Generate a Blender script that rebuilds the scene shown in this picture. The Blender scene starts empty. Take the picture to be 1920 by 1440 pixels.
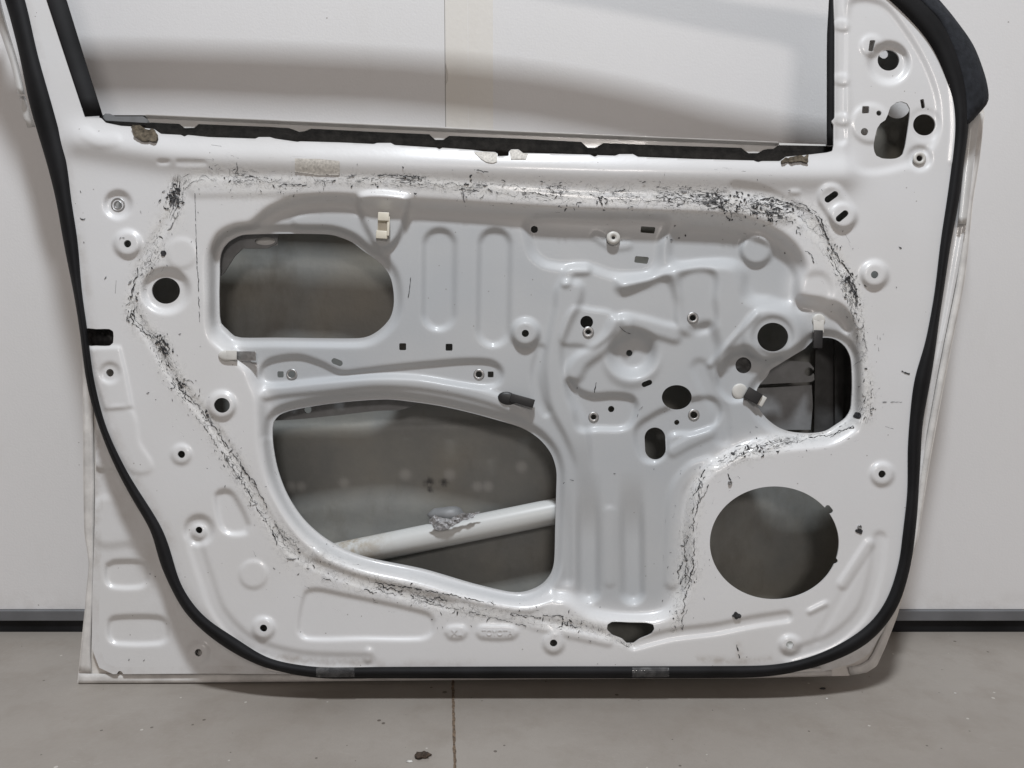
import bpy, bmesh, math, random
import numpy as np
from mathutils import Vector, Matrix, Euler
random.seed(4); np.random.seed(4)
S = bpy.context.scene
COL = S.collection
PI = math.pi

# ------------------------------------------------------------------ camera
PITCH = math.radians(6.0); CH = 0.515
FPX = 1450.0; D = 1.0; SC = D / FPX
cam_d = bpy.data.cameras.new('camera'); cam = bpy.data.objects.new('camera', cam_d)
COL.objects.link(cam); S.camera = cam
cam.location = (0, 0, CH); cam.rotation_euler = (PI/2 - PITCH, 0, 0)
cam_d.sensor_width = 36; cam_d.lens = FPX / 1920 * 36
cam_d.clip_start = .01; cam_d.clip_end = 60

# ------------------------------------------------------------------ light
w = bpy.data.worlds.new('World'); S.world = w; w.use_nodes = True
bg = w.node_tree.nodes['Background']; bg.inputs[0].default_value = (1.0, .86, .785, 1); bg.inputs[1].default_value = .215

def area(name, loc, target, size, power, col):
    l = bpy.data.lights.new(name, 'AREA'); l.shape = 'RECTANGLE'
    l.size, l.size_y = size; l.energy = power; l.color = col
    o = bpy.data.objects.new(name, l); COL.objects.link(o); o.location = loc
    o.rotation_euler = (Vector(target) - Vector(loc)).to_track_quat('-Z', 'Y').to_euler()
    return o
area('ceiling_lamp', (.02, -.46, 3.9), (0.05, .95, .5), (.34, .30), 158, (.905, .95, 1.0))
area('ceiling_lamp_far', (.55, -4.2, 2.65), (0, 1, .5), (1.1, .6), 58, (1.0, .93, .88))
S.view_settings.view_transform = 'Standard'; S.view_settings.look = 'None'
S.view_settings.gamma = 1; S.view_settings.exposure = -0.27
S.view_settings.use_curve_mapping = False
S.render.engine = 'CYCLES'

# ------------------------------------------------------------------ helpers: pixels of a drawing of the door -> door coordinates
WB, VB = -.06, -.4064                      # door base line: depth and height
def P(px, py, wd=0.):                      # drawing unit = .69 mm on the main face, wd = metres in front of it
    k = SC * (D - wd) / D
    return ((px - 960) * k, WB - wd, (720 - py) * k - VB)

class Nt:
    def __init__(s, name):
        s.m = bpy.data.materials.new(name); s.m.use_nodes = True
        s.t = s.m.node_tree; s.b = s.t.nodes['Principled BSDF']
    def n(s, typ, **k):
        nd = s.t.nodes.new(typ)
        ins = k.pop('ins', {})
        for a, v in k.items(): setattr(nd, a, v)
        for a, v in ins.items():
            if isinstance(v, bpy.types.NodeSocket): s.t.links.new(v, nd.inputs[a])
            else: nd.inputs[a].default_value = v
        return nd
    def math(s, op, a, b=0., c=0.):
        return s.n('ShaderNodeMath', operation=op, ins={0: a, 1: b, 2: c}).outputs[0]
    def mix(s, f, a, b):
        nd = s.t.nodes.new('ShaderNodeMix'); nd.data_type = 'RGBA'
        for i, v in ((0, f), (6, a), (7, b)):
            if isinstance(v, bpy.types.NodeSocket): s.t.links.new(v, nd.inputs[i])
            else: nd.inputs[i].default_value = (*v, 1) if isinstance(v, tuple) and len(v) == 3 else v
        return nd.outputs[2]
    def noise(s, scale, detail=3, rough=.5, vec=None, dist=0.):
        vec = vec or s.coord()
        return s.n('ShaderNodeTexNoise', ins={'Vector': vec, 'Scale': scale, 'Detail': detail, 'Roughness': rough, 'Distortion': dist}).outputs[0]
    def coord(s, sc=None):
        if not hasattr(s, '_c'): s._c = s.n('ShaderNodeTexCoord').outputs['Object']
        if sc is None: return s._c
        return s.n('ShaderNodeMapping', ins={0: s._c, 3: sc}).outputs[0]
    def ramp(s, v, lo, hi):
        return s.n('ShaderNodeMapRange', ins={0: v, 1: lo, 2: hi, 3: 0., 4: 1.}).outputs[0]
    def attr(s, name): return s.n('ShaderNodeAttribute', attribute_name=name).outputs['Fac']
    def set(s, **k):
        for a, v in k.items():
            a = a.replace('_', ' ')
            if isinstance(v, bpy.types.NodeSocket): s.t.links.new(v, s.b.inputs[a])
            else: s.b.inputs[a].default_value = (*v, 1) if isinstance(v, tuple) else v
        return s
    def bump(s, h, dist=.001, strength=.5):
        o = s.n('ShaderNodeBump', ins={'Height': h, 'Distance': dist, 'Strength': strength}).outputs[0]
        s.t.links.new(o, s.b.inputs['Normal']); return s

def simple(name, col, rough=.5, metal=0., coat=0., var=.12, scale=60., bump=0., spec=.5):
    q = Nt(name); v = q.noise(scale, 4)
    a = tuple(c * (1 - var) for c in col); b = tuple(min(1, c * (1 + var)) for c in col)
    q.set(Base_Color=q.mix(q.ramp(v, .3, .7), a, b), Roughness=rough, Metallic=metal, Coat_Weight=coat)
    q.b.inputs['Specular IOR Level'].default_value = spec
    if bump: q.bump(q.noise(scale * 6, 3), bump, .6)
    return q.m

# painted panel ------------------------------------------------------
def panel_mat():
    q = Nt('white_door_paint')
    coat = q.attr('coat'); film = q.attr('film'); grime = q.attr('grime')
    big = q.noise(5, 3)
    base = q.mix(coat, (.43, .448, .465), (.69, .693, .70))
    base = q.mix(q.math('MULTIPLY', q.ramp(big, .4, .75), .35), base, (.60, .585, .56))
    # blotchy film left by the old sealant
    fn = q.noise(55, 5, .6, dist=1.2)
    filmm = q.math('MULTIPLY', film, q.ramp(fn, .36, .56))
    base = q.mix(q.math('MULTIPLY', filmm, .7), base, (.74, .73, .70))
    fg = q.noise(95, 6, .7, dist=2.0)
    base = q.mix(q.math('MULTIPLY', q.math('MULTIPLY', film, q.ramp(fg, .50, .64)), .6), base, (.25, .25, .245))
    # hair cracks, only in the film
    wn = q.n('ShaderNodeTexNoise', ins={'Vector': q.coord(), 'Scale': 40., 'Detail': 4.})
    wv = q.n('ShaderNodeVectorMath', operation='MULTIPLY_ADD', ins={0: wn.outputs[1], 1: (.03, .03, .03), 2: q.coord()}).outputs[0]
    vor = q.n('ShaderNodeTexVoronoi', feature='DISTANCE_TO_EDGE', ins={'Vector': wv, 'Scale': 95.}).outputs['Distance']
    crack = q.math('SUBTRACT', 1., q.ramp(vor, .0, .05))
    crack = q.math('MULTIPLY', crack, q.ramp(q.noise(30, 3), .5, .62))
    crack = q.math('MULTIPLY', crack, q.ramp(film, .25, .8))
    base = q.mix(q.math('MULTIPLY', crack, .8), base, (.06, .06, .065))
    fv = q.n('ShaderNodeCombineXYZ', ins={0: q.math('MULTIPLY', q.attr('fs'), .030), 1: q.math('MULTIPLY', q.attr('fo'), .105), 2: 0.}).outputs[0]
    rz = q.attr('rz')
    tn = q.noise(1.0, 6, .58, vec=fv, dist=1.3)
    av = q.math('ABSOLUTE', q.math('SUBTRACT', tn, .5))
    br = q.ramp(q.noise(3.2, 3, .6, vec=fv), .40, .56)
    thr = q.math('MULTIPLY', q.math('MULTIPLY', rz, br), .025)
    torn = q.math('MULTIPLY', q.ramp(q.math('SUBTRACT', thr, av), 0., .004), q.math('GREATER_THAN', rz, .05))
    tn2 = q.noise(1.7, 5, .6, vec=fv, dist=1.8)
    torn2 = q.ramp(q.math('ADD', tn2, q.math('MULTIPLY', rz, .13)), .69, .70)
    torn = q.math('MAXIMUM', torn, torn2)
    base = q.mix(q.math('MULTIPLY', torn, .93), base, (.045, .046, .05))
    # grime + tiny chips
    gm = q.math('MULTIPLY', grime, q.ramp(q.noise(45, 6, .65), .38, .72))
    base = q.mix(q.math('MULTIPLY', gm, .6), base, (.27, .22, .17))
    sp = q.n('ShaderNodeTexVoronoi', feature='F1', ins={'Vector': q.coord(), 'Scale': 60., 'Randomness': 1.}).outputs['Distance']
    speck = q.math('MULTIPLY', q.math('LESS_THAN', sp, .055), q.math('GREATER_THAN', q.noise(11, 2), .52))
    base = q.mix(q.math('MULTIPLY', speck, .55), base, (.16, .14, .12))
    q.set(Base_Color=base)
    r = q.math('MULTIPLY_ADD', film, .2, .29)
    r = q.math('ADD', r, q.math('MULTIPLY', q.ramp(q.noise(22, 5), .35, .8), .12))
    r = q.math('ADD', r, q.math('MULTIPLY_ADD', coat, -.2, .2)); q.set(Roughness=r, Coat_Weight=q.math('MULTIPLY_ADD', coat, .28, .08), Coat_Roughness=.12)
    h = q.math('SUBTRACT', q.math('ADD', q.math('MULTIPLY', q.noise(260, 2), .16), q.math('MULTIPLY', q.math('MULTIPLY', film, q.noise(90, 6, .7, dist=1.5)), 1.6)), q.math('MULTIPLY', torn, .5))
    q.bump(h, .0007, .7)
    return q.m
M = {}
M['panel'] = panel_mat()

def skin_mat():
    q = Nt('door_skin_inside_primer')
    gl = q.attr('coat'); st = q.attr('grime'); hem = q.attr('film')
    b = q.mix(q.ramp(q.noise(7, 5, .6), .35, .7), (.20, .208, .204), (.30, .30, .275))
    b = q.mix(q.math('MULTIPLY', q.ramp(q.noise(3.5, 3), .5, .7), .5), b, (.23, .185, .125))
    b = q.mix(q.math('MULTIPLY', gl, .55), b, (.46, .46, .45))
    b = q.mix(q.math('MULTIPLY', st, q.ramp(q.noise(120, 4), .3, .55)), b, (.05, .05, .05))
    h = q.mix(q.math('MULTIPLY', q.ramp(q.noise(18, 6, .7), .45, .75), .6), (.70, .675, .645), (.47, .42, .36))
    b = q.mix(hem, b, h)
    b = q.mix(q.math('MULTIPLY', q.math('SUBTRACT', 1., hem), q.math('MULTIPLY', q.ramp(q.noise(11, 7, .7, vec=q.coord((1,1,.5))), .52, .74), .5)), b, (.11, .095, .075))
    q.set(Base_Color=b, Roughness=.42, Coat_Weight=.15)
    q.bump(q.noise(150, 4), .0006, .4)
    return q.m
M['skin'] = skin_mat()
M['rubber'] = simple('black_sponge_rubber', (.009, .009, .010), .7, var=.6, scale=14, bump=.0001, spec=.22)
M['rubber_blue'] = simple('dark_grey_rubber', (.020, .022, .027), .85, var=.3, scale=120, bump=.0008, spec=.25)
M['dark_gap'] = simple('dark_gap_fill', (.022, .020, .018), .9, var=.4, scale=120, bump=.0006, spec=.2)
M['sealant'] = simple('dried_black_butyl', (.028, .029, .032), .55, var=.5, scale=300, bump=.0004)
M['sealant_grey'] = simple('smeared_grey_butyl', (.20, .20, .205), .6, var=.5, scale=300)
M['cream'] = simple('cream_nylon', (.70, .66, .56), .4, var=.06)
M['nylon'] = simple('white_nylon', (.60, .59, .56), .42, var=.08)
M['blackp'] = simple('black_plastic', (.018, .018, .019), .45, var=.3)
M['steel'] = simple('bare_steel', (.42, .42, .42), .38, metal=.8, var=.25, scale=200)
M['foil'] = simple('crumpled_foil', (.40, .40, .41), .35, metal=.85, var=.3, scale=250, bump=.002)
M['foam'] = simple('old_brown_foam', (.115, .095, .068), .95, var=.6, scale=220, bump=.002)
M['inner_grey'] = simple('grey_primed_bracket', (.19, .195, .20), .5, var=.15)
M['inner_dark'] = simple('dark_inner_parts', (.045, .045, .045), .6, var=.3)
M['tape'] = simple('yellowed_tape', (.57, .545, .50), .45, var=.25, scale=350, bump=.0005)
M['hem'] = simple('dusty_white_flange', (.62, .605, .585), .4, coat=.15, var=.16, scale=45, bump=.0004)
M['white_metal'] = simple('white_painted_steel', (.68, .68, .67), .28, coat=.4, var=.08, scale=30)
def beam_mat():
    q = Nt('white_beam_paint')
    d = q.n('ShaderNodeSeparateXYZ', ins={0: q.coord()}).outputs[0]
    k = q.math('MULTIPLY', q.ramp(d, -.155, -.215), q.ramp(q.noise(60, 6, .7), .38, .6))
    q.set(Base_Color=q.mix(k, (.56, .57, .56), (.36, .31, .24)), Roughness=.35, Coat_Weight=.2); return q.m
M['beam'] = beam_mat()
def seal_tape_mat():
    q = Nt('clear_tape'); v = q.ramp(q.noise(90, 5, .6, dist=1.), .3, .8)
    q.set(Base_Color=q.mix(v, (.07, .07, .075), (.20, .20, .20)), Roughness=.22, Coat_Weight=.5, Alpha=q.math('MULTIPLY_ADD', v, .35, .25))
    q.bump(q.noise(60, 3), .0006, .4); return q.m
M['seal_tape'] = seal_tape_mat()

# ------------------------------------------------------------------ 2-D fields
def catmull(pts, closed=True, step=7.):
    p = [np.array(q, float) for q in pts]; n = len(p); out = []
    rng = range(n) if closed else range(n - 1)
    for i in rng:
        if closed: a, b, c, d = p[i-1], p[i], p[(i+1) % n], p[(i+2) % n]
        else: a, b, c, d = p[max(i-1, 0)], p[i], p[i+1], p[min(i+2, n-1)]
        k = max(1, int(np.linalg.norm((c - b)[:2]) / step))
        # centripetal-ish: limit tangents
        l1 = np.linalg.norm((c-b)[:2]) + 1e-6
        t1 = (c - a) * l1 / (np.linalg.norm((c - a)[:2]) + 1e-6) ; t2 = (d - b) * l1 / (np.linalg.norm((d - b)[:2]) + 1e-6)
        for j in range(k):
            t = j / k
            out.append((2*t**3-3*t*t+1)*b + (t**3-2*t*t+t)*t1*.9 + (-2*t**3+3*t*t)*c + (t**3-t*t)*t2*.9)
    if not closed: out.append(p[-1])
    return np.array(out)

def seg_dist2(X, Y, a, b):
    dx, dy = b[0]-a[0], b[1]-a[1]; L = dx*dx + dy*dy + 1e-9
    t = np.clip(((X-a[0])*dx + (Y-a[1])*dy) / L, 0, 1)
    return (X-a[0]-t*dx)**2 + (Y-a[1]-t*dy)**2

class Field:
    def __init__(s, x0, x1, y0, y1, pitch):
        s.x0, s.y0, s.p = x0, y0, pitch
        s.nx = int((x1-x0)/pitch)+1; s.ny = int((y1-y0)/pitch)+1
        s.xs = x0 + np.arange(s.nx)*pitch; s.ys = y0 + np.arange(s.ny)*pitch
        s.X, s.Y = np.meshgrid(s.xs, s.ys)
    def win(s, bb, m):
        i0 = max(0, int((bb[0]-m-s.x0)/s.p)); i1 = min(s.nx, int((bb[2]+m-s.x0)/s.p)+2)
        j0 = max(0, int((bb[1]-m-s.y0)/s.p)); j1 = min(s.ny, int((bb[3]+m-s.y0)/s.p)+2)
        return slice(j0, max(j1, j0)), slice(i0, max(i1, i0))
    def poly(s, pts, m, smooth=True):      # signed distance, negative inside, within margin m
        pts = catmull(pts) if smooth else np.array(pts, float)
        bb = (pts[:,0].min(), pts[:,1].min(), pts[:,0].max(), pts[:,1].max())
        sl = s.win(bb, m); X, Y = s.X[sl], s.Y[sl]
        d2 = np.full(X.shape, 1e12); ins = np.zeros(X.shape, bool); n = len(pts)
        for i in range(n):
            a, b = pts[i], pts[(i+1) % n]
            np.minimum(d2, seg_dist2(X, Y, a, b), out=d2)
            if a[1] != b[1]:
                c = ((a[1] > Y) != (b[1] > Y)) & (X < (b[0]-a[0])*(Y-a[1])/(b[1]-a[1]) + a[0])
                ins ^= c
        d = np.sqrt(d2); return sl, np.where(ins, -d, d)
    def line(s, pts, m, smooth=True):
        pts = catmull(pts, False) if smooth and len(pts) > 2 else np.array(pts, float)
        bb = (pts[:,0].min(), pts[:,1].min(), pts[:,0].max(), pts[:,1].max())
        sl = s.win(bb, m); X, Y = s.X[sl], s.Y[sl]; d2 = np.full(X.shape, 1e12)
        for i in range(len(pts)-1): np.minimum(d2, seg_dist2(X, Y, pts[i], pts[i+1]), out=d2)
        return sl, np.sqrt(d2)
    def ell(s, cx, cy, rx, ry, m):
        sl = s.win((cx-rx, cy-ry, cx+rx, cy+ry), m); X, Y = s.X[sl], s.Y[sl]
        k = np.sqrt(((X-cx)/rx)**2 + ((Y-cy)/ry)**2); return sl, (k-1)*min(rx, ry)
def sst(t):
    t = np.clip(t, 0, 1); return t*t*t*(t*(6*t-15)+10)
def blur(A, r):
    k = np.exp(-.5*(np.arange(-int(3*r)-1, int(3*r)+2)/r)**2); k /= k.sum(); n = len(k)//2
    B = np.pad(A, n, mode='edge')
    B = sum(k[i]*B[:, i:i+A.shape[1]] for i in range(len(k)))
    return sum(k[i]*B[i:i+A.shape[0], :] for i in range(len(k)))
def vnoise(F, scale, seed):
    r = np.random.RandomState(seed); gx = (F.X-F.x0)/scale; gy = (F.Y-F.y0)/scale
    G = r.rand(int(gy.max())+3, int(gx.max())+3); i = gx.astype(int); j = gy.astype(int)
    fx = gx-i; fy = gy-j; fx = fx*fx*(3-2*fx); fy = fy*fy*(3-2*fy)
    return (G[j,i]*(1-fx)+G[j,i+1]*fx)*(1-fy)+(G[j+1,i]*(1-fx)+G[j+1,i+1]*fx)*fy - .5

# mesh of the part of the field where sd < 0, exactly clipped, with a cut edge of thickness th
def sheet(name, F, sd, H, mat, parent, attrs=None, th=.0012, smooth=True):
    ny, nx = sd.shape; ins = sd < 0
    vid = np.full(ny*nx, -1, np.int64); flat = ins.ravel(); vid[flat] = np.arange(flat.sum())
    X = F.X.ravel()[flat]; Y = F.Y.ravel()[flat]; W = H.ravel()[flat]
    xs, ys, ws = [X], [Y], [W]; av = {k: [v.ravel()[flat]] for k, v in (attrs or {}).items()}
    base = flat.sum()
    def cross(axis):
        nonlocal base
        if axis == 0: a = (slice(None), slice(0, -1)); b = (slice(None), slice(1, None))
        else: a = (slice(0, -1), slice(None)); b = (slice(1, None), slice(None))
        c = ins[a] != ins[b]; t = np.clip(sd[a][c]/(sd[a][c]-sd[b][c]), .02, .98)
        L = lambda Q: Q[a][c]*(1-t)+Q[b][c]*t
        xs.append(L(F.X)); ys.append(L(F.Y))
        wi = np.where(ins[a][c], H[a][c], H[b][c]); ws.append(wi)
        for k in av: av[k].append(np.where(ins[a][c], attrs[k][a][c], attrs[k][b][c]))
        idm = np.full(c.shape, -1, np.int64); idm[c] = base + np.arange(c.sum()); base += c.sum(); return idm
    ex = cross(0); ey = cross(1)
    c4 = ins[:-1,:-1].astype(int)+ins[:-1,1:]+ins[1:,1:]+ins[1:,:-1]
    V = vid.reshape(ny, nx)
    full = np.argwhere(c4 == 4); j, i = full[:,0], full[:,1]
    quads = np.stack([V[j,i], V[j+1,i], V[j+1,i+1], V[j,i+1]], 1)
    part = np.argwhere((c4 > 0) & (c4 < 4)); polys = []; segs = []
    for j, i in part:
        cor = [(j,i), (j+1,i), (j+1,i+1), (j,i+1)]; eds = [ey[j,i], ex[j+1,i], ey[j,i+1], ex[j,i]]
        f = []; e = []
        for k in range(4):
            if ins[cor[k]]: f.append(V[cor[k]])
            if eds[k] >= 0: f.append(eds[k]); e.append((eds[k], bool(ins[cor[k]])))
        if len(f) >= 3: polys.append(f)
        if len(e) == 2:
            segs.append((e[0][0], e[1][0]) if e[0][1] else (e[1][0], e[0][0]))
    x = np.concatenate(xs); y = np.concatenate(ys); wz = np.concatenate(ws)
    n0 = len(x)
    if th and segs:
        bv = sorted({v for s_ in segs for v in s_}); mp = {v: n0+k for k, v in enumerate(bv)}
        bi = np.array(bv); x = np.concatenate([x, x[bi]]); y = np.concatenate([y, y[bi]])
        wz2 = wz[bi]-th; kk = (D-wz[bi])/(D-wz2)     # keep the edge wall square to the sheet
        x[n0:] = 960+(x[n0:]-960)*kk; y[n0:] = 720+(y[n0:]-720)*kk
        wz = np.concatenate([wz, wz2])
        for k in av: av[k] = [np.concatenate(av[k])]; av[k].append(av[k][0][bi])
        side = [(a, mp[a], mp[b], b) for a, b in segs]
    else: side = []
    k = SC*(D-wz)/D
    co = np.stack([(x-960)*k, WB-wz, (720-y)*k-VB], 1).astype(np.float32)
    loops = [quads.ravel()]; tot = [np.full(len(quads), 4)]
    if polys: loops.append(np.array([v for f in polys for v in f])); tot.append(np.array([len(f) for f in polys]))
    if side: loops.append(np.array(side).ravel()); tot.append(np.full(len(side), 4))
    loops = np.concatenate(loops).astype(np.int32); tot = np.concatenate(tot).astype(np.int32)
    me = bpy.data.meshes.new(name); me.vertices.add(len(co)); me.vertices.foreach_set('co', co.ravel())
    me.loops.add(len(loops)); me.loops.foreach_set('vertex_index', loops)
    me.polygons.add(len(tot)); st = np.concatenate([[0], np.cumsum(tot)[:-1]]).astype(np.int32)
    me.polygons.foreach_set('loop_start', st)
    sm = np.ones(len(tot), bool) if smooth else np.zeros(len(tot), bool)
    if side: sm[-len(side):] = False
    me.polygons.foreach_set('use_smooth', sm)
    me.update(calc_edges=True)
    if side:                                 # hard edge between sheet and cut edge
        ev = np.empty(len(me.edges)*2, np.int32); me.edges.foreach_get('vertices', ev); ev = ev.reshape(-1, 2)
        isb = np.zeros(len(co), bool); isb[bi] = True
        sset = {(min(a,b), max(a,b)) for a, b in segs}
        cand = np.where(isb[ev[:,0]] & isb[ev[:,1]])[0]; she = np.zeros(len(ev), bool)
        for c in cand:
            if (min(ev[c]), max(ev[c])) in sset: she[c] = True
        at = me.attributes.new('sharp_edge', 'BOOLEAN', 'EDGE'); at.data.foreach_set('value', she)
    for kx in av:
        a = me.attributes.new(kx, 'FLOAT', 'POINT'); a.data.foreach_set('value', np.concatenate(av[kx]).astype(np.float32))
    me.validate(); me.materials.append(mat)
    o = bpy.data.objects.new(name, me); COL.objects.link(o); o.parent = parent
    return o

def bm_obj(name, bm, mat, parent=None, smooth=True):
    bmesh.ops.recalc_face_normals(bm, faces=bm.faces)
    me = bpy.data.meshes.new(name); bm.to_mesh(me); bm.free()
    for p in me.polygons: p.use_smooth = smooth
    me.materials.append(mat); o = bpy.data.objects.new(name, me); COL.objects.link(o); o.parent = parent
    return o
def bevel(bm, r, seg=2):
    bmesh.ops.bevel(bm, geom=[e for e in bm.edges if e.calc_face_angle(0) > .5], offset=r, segments=seg, profile=.6, affect='EDGES')

# =================================================================== ROOT
base_w = Vector((0, math.cos(PITCH), -math.sin(PITCH)))*(D-WB) + Vector((0, math.sin(PITCH), math.cos(PITCH)))*VB + Vector((0,0,CH))
door = bpy.data.objects.new('car_door', None); COL.objects.link(door)
door.location = base_w; door.rotation_euler = (-PITCH, 0, 0); door.empty_display_size = .1
door['label'] = 'stripped white car door leaning against the wall, inner side out, with torn black sealant residue'
door['category'] = 'car door'

# =================================================================== INNER PANEL
F = Field(-90, 1860, -262, 1284, 2.2)
H = np.zeros_like(F.X)
def plate(pts, h, slope, smooth=True, off=0.):
    sl, d = F.poly(pts, slope/2+6+abs(off), smooth); H[sl] += h*sst(.5-(d-off)/slope)
def disc(cx, cy, r, h, slope=12, ry=None):
    sl, d = F.ell(cx, cy, r, ry or r, slope/2+4); H[sl] += h*sst(.5-d/slope)
def pill(a, b, r, h, slope=12):
    sl, d = F.line([a, b], r+slope, False); H[sl] += h*sst(.5-(d-r)/slope)
def ridge(pts, hw, h, wide=1.3):
    hw *= wide; sl, d = F.line(pts, hw*1.6); H[sl] += h*.8*sst(.5-(d-hw*.62)/(hw*.8))
hole = np.full(F.X.shape, 1e3)
def cut(sl, d): hole[sl] = np.minimum(hole[sl], d)
def hpoly(pts, smooth=True): cut(*F.poly(pts, 8, smooth))
def hdisc(cx, cy, r, ry=None): cut(*F.ell(cx, cy, r, ry or r, 8))
def hpill(a, b, r):
    sl, d = F.line([a, b], r+8, False); cut(sl, d-r)

HOLE1 = [(412,511),(412,491),(416,470),(429,453),(452,441),(478,439),(540,438),(608,439),(629,442),(660,454),(681,470),(707,488),(723,504),(733,522),(738,548),(738,574),(731,597),(712,618),(692,630),(673,634),(600,634),(520,633),(452,633),(439,630),(426,618),(414,606),(412,595),(411,550)]
HOLE2 = [(511,803),(513,791),(524,778),(549,769),(605,759),(667,752),(724,749),(761,752),(824,761),(886,775),(933,788),(980,803),(1011,823),(1033,850),(1043,881),(1043,919),(1041,990),(1039,1053),(1033,1075),(1018,1094),(996,1106),(974,1111),(949,1109),(886,1094),(793,1067),(699,1048),(652,1033),(605,1006),(568,972),(539,928),(521,881),(512,834)]
HOLE3 = [(1524,639),(1545,633),(1566,636),(1584,649),(1594,668),(1597,689),(1598,725),(1597,746),(1595,767),(1586,783),(1568,796),(1548,808),(1522,812),(1487,810),(1463,803),(1440,787),(1422,764),(1417,737),(1425,720),(1438,706),(1444,694),(1463,682),(1487,667),(1510,653)]
REC = [(470,425),(504,398),(543,381),(590,375),(634,374),(700,380),(800,386),(900,392),(1000,398),(1100,402),(1200,405),(1300,408),(1380,414),(1440,432),(1484,462),(1505,500),(1497,535),(1500,556),(1530,574),(1575,585),(1596,610),(1608,650),(1610,720),(1610,775),(1590,800),(1550,822),(1490,828),(1440,828),(1400,838),(1355,862),(1318,890),(1298,925),(1290,980),(1288,1050),(1280,1110),(1250,1150),(1190,1160),(1110,1150),(1060,1120),(1010,1128),(970,1130),(880,1112),(780,1083),(690,1064),(630,1043),(580,1008),(540,960),(508,900),(495,840),(492,790),(490,745),(478,715),(468,690),(430,655),(400,625),(396,560),(396,480),(412,445),(440,430)]
plate(REC, -15, 36)
# lips round the three big openings
sl, d = F.poly(HOLE1, 44); H[sl] += -6*sst(.5-(d-12)/18)
sl, d = F.poly(HOLE2, 60); H[sl] += -7*sst(.5-(d-11)/18)
sl, d = F.poly(HOLE3, 44); H[sl] += -6*sst(.5-(d-11)/16)
ridge([(600,1040),(680,1068),(790,1095),(900,1122),(985,1136),(1030,1118)], 15, 4)
ridge([(500,830),(505,890),(528,950),(560,1000),(600,1035)], 12, 2)
# upper left shape above opening 1
plate([(548,412),(569,400),(608,393),(647,392),(672,402),(690,440),(720,470),(700,475),(660,440),(620,428),(560,428)], 2.5, 12)
plate([(676,366),(764,368),(765,385),(746,446),(720,466),(696,446),(676,400)], 9, 16)
# channel with the two small bolts, and the arch under it
CH_P = [(488,712),(492,688),(510,674),(560,668),(600,680),(640,698),(680,695),(720,690),(800,682),(880,676),(925,680),(942,700),(930,722),(870,722),(780,708),(700,707),(600,714),(520,722)]
plate(CH_P, -6, 14)
ridge([(500,738),(520,733),(600,725),(700,715),(780,718),(860,731),(930,750),(985,775)], 14, 5)
# vertical grooves
pill((824,460),(823,588), 29, -5, 17); pill((928,460),(925,618), 29, -5, 17)
# plates in the middle
PLT = [(992,412),(1110,405),(1250,410),(1250,430),(1240,455),(1234,495),(1212,514),(1150,516),(1105,502),(1050,500),(1020,494),(1000,478),(992,455)]
plate(PLT, -6, 24)
QR = [(1268,432),(1330,424),(1400,440),(1462,470),(1490,510),(1492,545),(1480,568),(1440,560),(1412,556),(1398,535),(1396,508),(1375,492),(1320,492),(1275,498),(1256,480)]
plate(QR, -6, 22)
plate([(1160,530),(1225,520),(1270,500),(1330,496),(1378,500),(1392,530),(1400,560),(1440,572),(1492,585),(1512,620),(1500,660),(1470,668),(1440,668),(1400,655),(1372,660),(1352,690),(1345,640),(1330,610),(1280,620),(1270,560),(1250,520),(1210,532),(1165,545)], 9, 30)
disc(1449, 632, 56, 5, 22); disc(1449, 632, 38, -3, 10)
plate([(1277,515),(1336,510),(1340,560),(1338,612),(1284,616),(1276,560)], -6, 22)
disc(1418, 468, 29, 6, 14); disc(985, 625, 25, 9, 14)
disc(1186, 662, 40, -17, 36, 38); disc(1184, 672, 52, 3, 24)
plate([(1075,577),(1110,580),(1145,586),(1160,602),(1145,630),(1112,652),(1085,648),(1052,643),(1056,610)], 3, 13)
BCOL = ([(1050,532),(1088,532),(1090,560),(1068,610),(1054,650),(1056,700),(1076,750),(1100,800),(1108,860),(1112,940),(1080,940),(1078,870),(1060,820),(1032,765),(1022,700),(1028,640),(1040,580)])
sl, d = F.poly(BCOL, 16); H[sl] += 6*sst(.5-d/19)*(1-sst((F.Y[sl]-800)/135))
ridge([(1330,870),(1298,882),(1270,920),(1262,1000),(1260,1090)], 16, 4)
ridge([(1143,960),(1143,1090)], 12, 2)
plate([(1150,596),(1185,600),(1178,632),(1150,648),(1126,668),(1100,688),(1086,712),(1066,714),(1062,692),(1078,668),(1108,650),(1135,622)], 5.5, 20)
plate([(1165,592),(1200,594),(1245,606),(1270,614),(1272,640),(1245,636),(1200,622),(1168,615)], 4, 18)
plate([(1066,712),(1086,733),(1112,742),(1150,740),(1186,746),(1194,766),(1176,800),(1120,804),(1086,804),(1076,770),(1064,740)], -7, 17)
plate([(1192,806),(1225,778),(1255,764),(1300,748),(1338,748),(1352,772),(1336,800),(1300,812),(1258,816),(1246,852),(1226,866),(1203,858)], -5, 15)
plate([(1346,724),(1350,688),(1372,668),(1400,664),(1430,676),(1468,676),(1442,700),(1424,730),(1402,745),(1370,750)], -6, 16)
ridge([(1014,655),(1004,700),(1012,750),(1024,772)], 10, -3)
ridge([(1312,690),(1330,730),(1350,770),(1356,820)], 18, -3.5)
ridge([(1262,846),(1290,830),(1330,812)], 12, 3)
ridge([(1420,588),(1380,630),(1332,684)], 6, 3)
ridge([(1060,528),(1072,508),(1098,505)], 12, 4)
for a_, b_, r_, h_ in (((1103,900),(1103,1106),19,-10), ((1184,900),(1186,1109),19,-10), ((1060,860),(1064,1085),9,-4)):
    sl, d = F.line([a_, b_], r_+26, False); H[sl] += h_*sst(.5-(d-r_)/24)*sst((F.Y[sl]-870)/150)
ridge([(1118,444),(1150,462),(1178,460)], 9, 2)
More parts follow.
